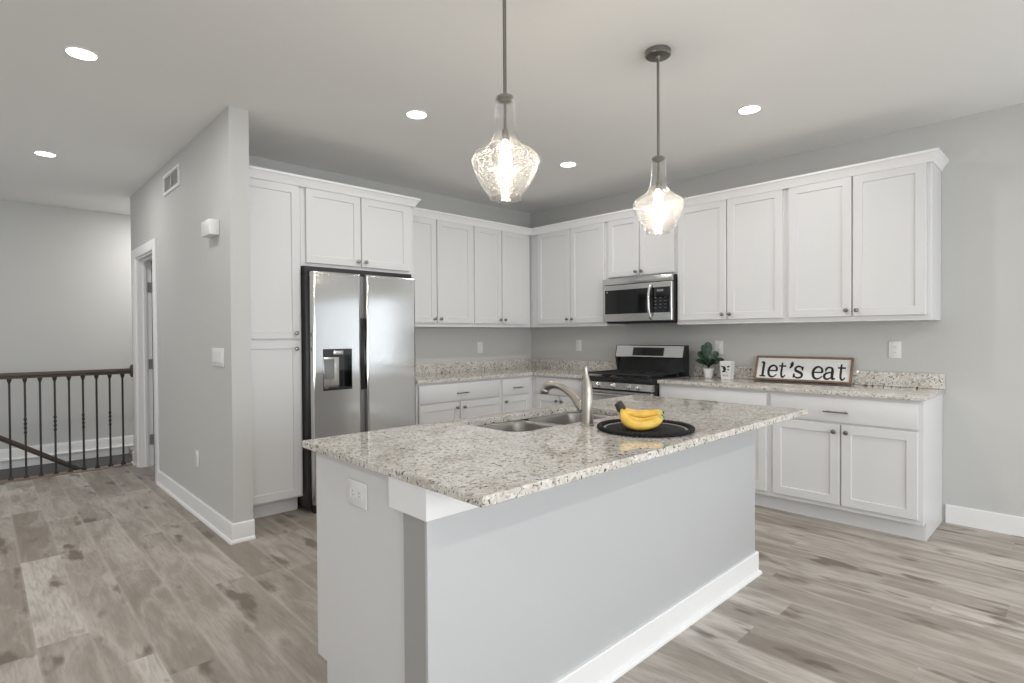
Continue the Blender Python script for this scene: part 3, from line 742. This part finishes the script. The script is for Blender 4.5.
# ------------------------------------------------------------------ outlets, switch, vent, chime
def outlet(lab, loc, rz, w=.078, h=.122, blank=False, tilt=False):
    """plate on a wall, facing -y before rotation"""
    t = thing('wall_outlet', lab, 'outlet', loc, rz, 'wall outlets')
    obj('plate', BX(-w/2, w/2, -.007, -.0005, -h/2, h/2, .003), M_PLASTIC, t)
    for s in (-1, 1):
        bm = NB()
        if tilt: box(bm, s*.021-.0155, s*.021+.0155, -.0095, -.0071, -.014, .014, .003)
        else: box(bm, -.0155, .0155, -.0095, -.0071, s*.0205-.0145, s*.0205+.0145, .003)
        so = obj('socket', bm, M_PLASTIC, t); bm = NB()
        for k in (-1, 1):
            if tilt: box(bm, s*.021-.003, s*.021+.003, -.0098, -.0094, k*.006-.0012, k*.006+.0012)
            else: box(bm, k*.006-.0012, k*.006+.0012, -.0098, -.0094, s*.0205-.002, s*.0205+.005)
        obj('slots', bm, M_SLOT, so)
outlet('white outlet on the wall over the corner worktop, refrigerator side', (-.808, 0, 1.166), 0)
outlet('white outlet between the room corner and the range', (0, -.732, 1.180), RW)
outlet('white outlet partly hidden behind the potted plant', (0, -2.345, 1.180), RW)
outlet('white outlet above the end of the straight worktop, past the framed sign', (0, -3.672, 1.178), RW)
outlet('white outlet low on the hall wall above the baseboard', (XP, -.142, .412), RW)
outlet('white outlet set sideways on the end of the island cabinet', (-1.766-iw, -2.975, .778), RW, .128, .085, tilt=True)
t = thing('light_switch', 'wide white switch plate on the hall wall', 'light switch', (XP, -.657, 1.167), RW)
obj('plate', BX(-.128, .128, -.007, -.0005, -.061, .061, .003), M_PLASTIC, t)
for k in (-1.5, -.5, .5, 1.5):
    bm = NB(); loft(bm, [[(x, -.0071, -.033), (x, -.0135, -.033), (x, -.0090, .002), (x, -.0100, .033), (x, -.0071, .033)] for x in (k*.05-.0165, k*.05+.0165)]); obj('rocker', bm, M_PLASTIC, t)
t = thing('air_vent', 'small white return air vent high on the hall wall', 'vent', (XP, .498, 2.565), RW)
bm = NB(); plate(bm, rrect(-.25, .25, -.085, .085, .004, 1), rrect(-.225, .225, -.062, .062, .003, 1), -.012, -.0005, xz, .002); obj('frame', bm, M_TRIM, t)
bm = NB()
for i in range(9):
    z = -.055+i*.01375; loft(bm, [[(x, -.009, z-.004), (x, -.0005, z+.004), (x, -.0005, z+.0055), (x, -.009, z-.0025)] for x in (-.225, .225)])
box(bm, -.006, .006, -.0105, -.009, -.062, .062)
obj('louvers', bm, plain('vent_white', (.74, .74, .73), .5), t)
t = thing('door_chime', 'white boxy chime mounted high on the hall wall near its end', 'chime', (XP, -.622, 2.018), RW)
obj('housing', BX(-.09, .09, -.062, -.0005, -.05, .05, .006), M_PLASTIC, t)

# ------------------------------------------------------------------ stair railing
RY = 2.142
t = thing('stair_railing', 'dark wood stair railing with black iron balusters along the hall floor edge', 'railing', (0, RY, 0))
RX1 = XP-.004
hr = [(a, b+.012) for a, b in ((-.028, .918), (.028, .918), (.030, .926), (.024, .934), (.031, .944), (.031, .958), (.020, .972), (-.020, .972), (-.031, .958), (-.031, .944), (-.024, .934), (-.030, .926))]
bm = NB(); loft(bm, [[(x, a, b) for a, b in hr] for x in (-5.30, RX1-.0245)]); obj('handrail', bm, M_RAIL, t)
bm = NB(); lathe(bm, [(.056, 0), (.064, .004), (.064, .020), (.054, .028)], (RX1+.0035, 0, .957), 28, AX['-x']); obj('rosette', bm, M_RAIL, t)
for i in range(15):
    x = -3.736-.1066*i
    if x < -5.27: break
    bm = NB(); h = .008
    box(bm, x-h, x+h, -h, h, .012, .931)
    loft(bm, [[(x-a, -a, z), (x+a, -a, z), (x+a, a, z), (x-a, a, z)] for a, z in ((.018, .012), (.018, .022), (.011, .042), (.009, .048))])
    loft(bm, [[(x-a, -a, z), (x+a, -a, z), (x+a, a, z), (x-a, a, z)] for a, z in ((.009, .890), (.011, .897), (.017, .920), (.017, .9295))])
    if i % 2 == 1:                            # twisted collars
        for zc in (.43, .47, .51, .55):
            lathe(bm, [(.007, zc-.016), (.0125, zc-.006), (.0125, zc+.006), (.007, zc+.016)], (x, 0, 0), 12)
    obj('baluster', bm, M_BRONZE, t)
t = thing('stair_handrail', 'dark sloping handrail going down the stairs behind the balusters', 'handrail', (0, 2.33, 0))
bm = NB(); a, b = Vector((-5.30, 0, .813)), Vector((-4.025, 0, -.045))
hv = []
for p in (a, b): hv.append([(p.x+dx*.55, dy, p.z+dx*.83) for dy, dx in ((-.022, -.022), (.022, -.022), (.027, .0), (.018, .022), (-.018, .022), (-.027, 0))])
loft(bm, hv); obj('rail', bm, M_RAIL, t)
bm = NB(); box(bm, -4.06, -4.03, -.015, .015, -.07, -.01); obj('bracket', bm, M_BRONZE, t)

# ------------------------------------------------------------------ framed sign
SL, SH, TILT = .722, .205, math.radians(20)
t = thing('framed_sign', 'white "let\'s eat" sign in a brown wood frame leaning on the backsplash', 'sign', (-.0755, -2.692, CT+.0005), RW)
t.rotation_euler = (-TILT, 0, RW)
# local: x along the length, y to the back, z up the face
fw = .014
bm = NB()
for lp in ([(0, 0), (SL, 0), (SL-fw, fw), (fw, fw)], [(SL, 0), (SL, SH), (SL-fw, SH-fw), (SL-fw, fw)], [(SL, SH), (0, SH), (fw, SH-fw), (SL-fw, SH-fw)], [(0, SH), (0, 0), (fw, fw), (fw, SH-fw)]):
    loft(bm, [[(a, y, b) for a, b in lp] for y in (-.022, 0)])
obj('frame', bm, M_FRAMEW, t)
bd = obj('board', BX(fw, SL-fw, -.010, -.002, fw, SH-fw), M_PAPER, t)
def stroke(bm, pts, ws, sx, sz, ox, oz, y, n=5, dep=.0016, bold=1.):
    P = smooth_path([(a, 0, b) for a, b in pts], n) if len(pts) > 2 else [Vector((a, 0, b)) for a, b in pts]
    N = len(P); L, R = [], []
    for i, p in enumerate(P):
        t_ = (P[min(i+1, N-1)]-P[max(i-1, 0)]); t_.normalize(); nn = Vector((-t_.z, 0, t_.x))
        f = i/(N-1)*(len(ws)-1); k0 = min(int(f), len(ws)-2); w = (ws[k0]+(ws[k0+1]-ws[k0])*(f-k0))*bold
        L.append(p+nn*w/2); R.append(p-nn*w/2)
    for a, b, c, d_ in zip(L, L[1:], R[1:], R):
        fr = [(ox+q.x*sx, y-dep, oz+q.z*sz) for q in (a, b, c, d_)]; bk = [(q[0], y, q[2]) for q in fr]
        loft(bm, [bk, fr])
T, t1 = .16, .075
GL = {
 'l': [([(.32, 0), (.32, 1.27)], [T, T]), ([(.02, .04), (.62, .04)], [.08, .08]), ([(.06, 1.22), (.34, 1.29)], [.09, .09])],
 'e': [([(.10, .54), (.92, .54)], [.075, .075]), ([(.90, .54), (.84, .82), (.62, .98), (.36, .96), (.14, .76), (.08, .48), (.16, .18), (.38, .02), (.66, .04), (.92, .24)], [.14, .12, .09, .12, .15, .16, .15, .11, .08, .06])],
 't': [([(.36, 1.27), (.36, .90), (.36, .32), (.44, .08), (.62, .02), (.86, .20)], [.10, .15, T, .13, .10, .06]), ([(.02, .97), (.84, .97)], [.085, .085])],
 "'": [([(.30, 1.27), (.34, 1.11), (.22, .92), (.06, .80)], [.30, .26, .15, .05]), ([(.22, 1.22), (.38, 1.22)], [.2, .2])],
 's': [([(.80, .70), (.68, .92), (.42, .98), (.18, .86), (.18, .64), (.42, .53), (.68, .43), (.82, .26), (.70, .06), (.42, .01), (.18, .10), (.06, .34)], [.07, .09, .10, .13, .15, .15, .15, .14, .11, .09, .08, .07]), ([(.83, .62), (.83, .98)], [.06, .08]), ([(.04, .02), (.04, .38)], [.08, .06])],
 'a': [([(.16, .76), (.30, .94), (.52, .98), (.70, .88), (.74, .66), (.74, .30), (.80, .06), (1.02, .10)], [.13, .10, .09, .12, T, T, .13, .06]), ([(.74, .58), (.48, .55), (.20, .46), (.08, .26), (.20, .05), (.46, .04), (.72, .22)], [.07, .08, .12, .15, .12, .09, .06]), ([(.12, .74), (.22, .74)], [.16, .16])],
}
# (letter, start, end) along the sign measured from its first edge
XH = .098
for ch, y0, y1 in (('l', .040, .092), ('e', .105, .182), ('t', .192, .252), ("'", .272, .302), ('s', .311, .384), ('e', .452, .530), ('a', .536, .624), ('t', .634, .692)):
    wid = {'l': .64, 'e': .94, 't': .88, "'": .48, 's': .88, 'a': 1.04}[ch]
    bm = NB()
    for pts, ws in GL[ch]: stroke(bm, pts, ws, (y1-y0)*.98/wid, XH, y0*.980, .029, -.0105, bold=1.5)
    obj('letter', bm, M_INK, bd)

# ------------------------------------------------------------------ potted plant
t = thing('potted_plant', 'small fiddle-leaf plant in a white pot next to the range', 'plant', (-.145, -2.318, CT))
bm = NB(); lathe(bm, [(.030, .0005), (.0315, .002), (.046, .078), (.0475, .080), (.0475, .083), (.0435, .083), (.042, .070), (.001, .068)], (0, 0, 0), 32); obj('pot', bm, M_CERAM, t)
bm = NB(); lathe(bm, [(.0405, .0685), (.040, .073), (.001, .075)], (0, 0, 0), 20); obj('soil', bm, M_SOIL, t)
bm = NB(); tube(bm, smooth_path([(0, 0, .072), (.003, 0, .12), (-.002, .003, .17), (0, 0, .20)], 5), [.0045]*15+[.003], 8); obj('stem', bm, M_STEM, t)
def leaf(az, elev, base, ln, wd, look, bend=.22, cup=.16):
    """look: the direction the upper face of the leaf is turned to"""
    d_ = Vector((math.cos(az)*math.cos(elev), math.sin(az)*math.cos(elev), math.sin(elev)))
    side = d_.cross(Vector(look)).normalized(); nrm = side.cross(d_).normalized()
    bm = NB(); rows = []; n = 12; mcols = 6
    for i in range(n+1):
        s = i/n
        wv = wd*(math.sin(PI*min(1, (s*.93+.03))**1.25))**.75*(.62+.45*s) if 0 < i < n else wd*.04
        c = Vector(base) + d_*(ln*s) - Vector((0, 0, 1))*(bend*ln*s*s*math.cos(elev)) 
        row = []
        for k in range(mcols+1):
            q = (k/mcols-.5)*2
            row.append(c + side*(q*wv/2) + nrm*(cup*wv*q*q*.5 + .03*wv*math.sin(s*22+q*2)*abs(q)))
        rows.append(row)
    th = nrm*.0012
    top = [[bm.verts.new(p) for p in r] for r in rows]; bot = [[bm.verts.new(p-th) for p in r] for r in rows]
    for i in range(n):
        for k in range(mcols):
            bm.faces.new((top[i][k], top[i][k+1], top[i+1][k+1], top[i+1][k])); bm.faces.new((bot[i][k], bot[i+1][k], bot[i+1][k+1], bot[i][k+1]))
    for i in range(n):
        bm.faces.new((top[i][0], top[i+1][0], bot[i+1][0], bot[i][0])); bm.faces.new((top[i][-1], bot[i][-1], bot[i+1][-1], top[i+1][-1]))
    for k in range(mcols):
        bm.faces.new((top[0][k], bot[0][k], bot[0][k+1], top[0][k+1])); bm.faces.new((top[n][k], top[n][k+1], bot[n][k+1], bot[n][k]))
    pb = Vector((0, 0, max(.085, base[2]-.03)))
    tube(bm, [pb, Vector(base)+d_*.012], .0022, 6)
    return bm
AZR = YAW-PI/2                                # azimuth running along the front of the group
vd = Vector((cy, sy, 0)); up_ = Vector((0, 0, 1)); sd = Vector((sy, -cy, 0))
for az, el, bz, ln, wd, lk in ((AZR+PI, .98, .125, .150, .075, -vd+up_*.5), (AZR+PI-.15, .62, .105, .125, .070, -vd*.8+up_), (AZR+PI+.4, 1.2, .15, .165, .080, -vd+sd*.3),
                               (AZR+1.4, 1.42, .165, .160, .085, -vd+up_*.2), (AZR, .98, .135, .135, .070, -vd+up_*.4-sd*.2), (AZR-.1, .58, .110, .150, .066, -vd*.9+up_*.8),
                               (AZR-1.4, .95, .10, .105, .070, up_-vd*.3), (AZR-.9, .80, .095, .105, .072, up_-vd*.5), (AZR+PI+.8, .75, .10, .11, .070, up_-vd*.5), (AZR+1.7, .8, .13, .12, .075, up_)):
    obj('leaf', leaf(az, el, (.006*math.cos(az), .006*math.sin(az), bz), ln, wd, lk), M_LEAF, t, 80)

# ------------------------------------------------------------------ milk carton ornament
t = thing('milk_carton', 'small white milk carton ornament with a cow face, between plant and sign', 'ornament', (-.195, -2.512, CT), RW)
bm = NB(); loft(bm, [[(-w, -w*.8, z), (w, -w*.8, z), (w, w*.8, z), (-w, w*.8, z)] for w, z in ((.039, .0005), (.0395, .003), (.0465, .140), (.0478, .1425), (.0485, .152), (.047, .154))], True, True)
mc = obj('carton', bm, M_CERAM, t)
bm = NB()
def face_y(z): return -.0316-.0056*(z-.003)/.137-.0006
def blob(cx, cz, rx, rz_, rot=0, n=16):
    pts = []
    for i in range(n):
        a = 2*PI*i/n; q = 1+.12*math.sin(3*a+cx*300)
        px_, pz = rx*q*math.cos(a), rz_*q*math.sin(a)
        pts.append((cx+px_*math.cos(rot)-pz*math.sin(rot), cz+px_*math.sin(rot)+pz*math.cos(rot)))
    loft(bm, [[(a, face_y(b)+.0004, b) for a, b in pts], [(a, face_y(b)-.0008, b) for a, b in pts]])
blob(-.025, .108, .012, .006, -.35); blob(.027, .110, .012, .006, .35)      # ears
blob(-.007, .094, .013, .018, .25); blob(.025, .084, .007, .006); blob(-.012, .070, .016, .009, .25); blob(.010, .062, .005, .003)
obj('cow_face', bm, M_INK, mc)
sw = .13
GM = {'M': [([(0, 0), (0, 1)], [sw, sw]), ([(0, 1), (.4, .35)], [sw, sw]), ([(.4, .35), (.8, 1)], [sw, sw]), ([(.8, 0), (.8, 1)], [sw, sw])],
      'I': [([(.15, 0), (.15, 1)], [sw, sw])], 'L': [([(0, 0), (0, 1)], [sw, sw]), ([(0, .06), (.55, .06)], [sw, sw])],
      'K': [([(0, 0), (0, 1)], [sw, sw]), ([(.03, .42), (.6, 1)], [sw, sw]), ([(.18, .55), (.62, 0)], [sw, sw])]}
for ch, ox in (('M', -.024), ('I', -.007), ('L', .003), ('K', .014)):
    bm = NB()
    for pts, ws in GM[ch]: stroke(bm, pts, ws, .0125, .0135, ox, .028, face_y(.035)+.0003, dep=.001)
    obj('letter', bm, M_INK, mc)

# ------------------------------------------------------------------ placemat and bananas
MX, MY = -2.828, -3.405
t = thing('placemat', 'round black woven placemat with a pale ring, under the bananas', 'placemat', (MX, MY, CT))
bm = NB(); lathe(bm, [(.158, .0005), (.158, .005), (.152, .0062), (.08, .0056), (.001, .0056)], (0, 0, 0), 64); obj('centre', bm, M_MAT, t)
bm = NB(); lathe(bm, [(.1582, .0006), (.1585, .0066), (.163, .0076), (.1675, .0066), (.168, .0006)], (0, 0, 0), 64); obj('ring', bm, M_MATRING, t, label='pale woven ring')
bm = NB(); N = 66
for i in range(N):                            # twisted rope border
    a = 2*PI*i/N; c = Vector((.183*math.cos(a), .183*math.sin(a), .0098)); tn = Vector((-math.sin(a), math.cos(a), 0)); rd_ = Vector((math.cos(a), math.sin(a), 0))
    dirv = (tn*.8+rd_*.5+Vector((0, 0, .15))).normalized()
    tube(bm, [c-dirv*.017, c-dirv*.007, c+dirv*.007, c+dirv*.017], [.003, .0090, .0090, .003], 7)
obj('border', bm, M_MAT, t, label='chunky black rope border')

er = Vector((sy, -cy, 0)); ef = Vector((cy, sy, 0))
BO = er*-.017 + ef*-.014
t = thing('banana_bunch', 'bunch of yellow bananas with a dark stem lying on the black placemat', 'bananas', (MX+BO.x, MY+BO.y, CT+.003))
def bp3(r, f, z): return er*r + ef*f + Vector((0, 0, z))
stem_c = bp3(-.085, .005, .088)
def banana(pts, rmax):
    P = smooth_path([bp3(*p) for p in pts], 6); N = len(P)
    rad = []
    for i in range(N):
        s = i/(N-1)
        if s < .16: r = .36+.34*(s/.16)**1.2
        elif s < .30: r = .70+.30*math.sin((s-.16)/.14*PI/2)
        elif s < .78: r = 1.0
        else: r = 1.0-.66*((s-.78)/.22)**1.7
        rad.append(rmax*r)
    k = N-3
    bm = NB(); loops = []
    # five soft sides
    prev = None
    for i, p in enumerate(P):
        t_ = (P[min(i+1, N-1)]-P[max(i-1, 0)]).normalized(); a = prev or Vector((0, 0, 1)); nn = (a-t_*a.dot(t_)).normalized(); prev = nn; bn = t_.cross(nn)
        loops.append([p+rad[i]*(1+.035*math.cos(5*2*PI*q/20))*(math.cos(2*PI*q/20)*nn+math.sin(2*PI*q/20)*bn) for q in range(20)])
    cut = N-5
    loft(bm, loops[:cut+1]); b_ = obj('banana', bm, M_BANANA, t, 60)
    bm = NB(); loft(bm, loops[cut:]); tp = obj('tip', bm, M_BANTIP, b_, 60, label='greenish banana tip')
    e = P[-1]; d_ = (P[-1]-P[-2]).normalized()
    bm = NB(); tube(bm, [e-d_*.001, e+d_*.004, e+d_*.006], [.0058, .0055, .003], 10); obj('blossom_end', bm, M_BANSTEM, b_)
banana([(-.083, -.012, .084), (-.080, -.024, .060), (-.068, -.042, .037), (-.035, -.056, .0235), (.010, -.055, .0255), (.050, -.040, .037), (.078, -.022, .051)], .0175)
banana([(-.083, -.002, .086), (-.078, -.006, .066), (-.058, -.012, .046), (-.020, -.016, .034), (.025, -.012, .034), (.062, -.004, .042), (.082, .004, .053)], .0170)
banana([(-.080, .008, .088), (-.070, .014, .074), (-.045, .022, .064), (-.005, .026, .058), (.040, .026, .058), (.074, .022, .062), (.090, .018, .066)], .0170)
banana([(-.081, .014, .084), (-.074, .028, .062), (-.052, .044, .038), (-.012, .054, .0245), (.030, .052, .0245), (.066, .042, .032), (.086, .034, .042)], .0168)
bm = NB(); tube(bm, [bp3(-.077, 0, .078), bp3(-.084, .001, .088), bp3(-.090, .002, .099), bp3(-.095, .003, .108), bp3(-.0965, .003, .110)], [.017, .0195, .0175, .0165, .012], 12)
obj('stem', bm, M_BANSTEM, t, 50, label='dark brown cut stem')
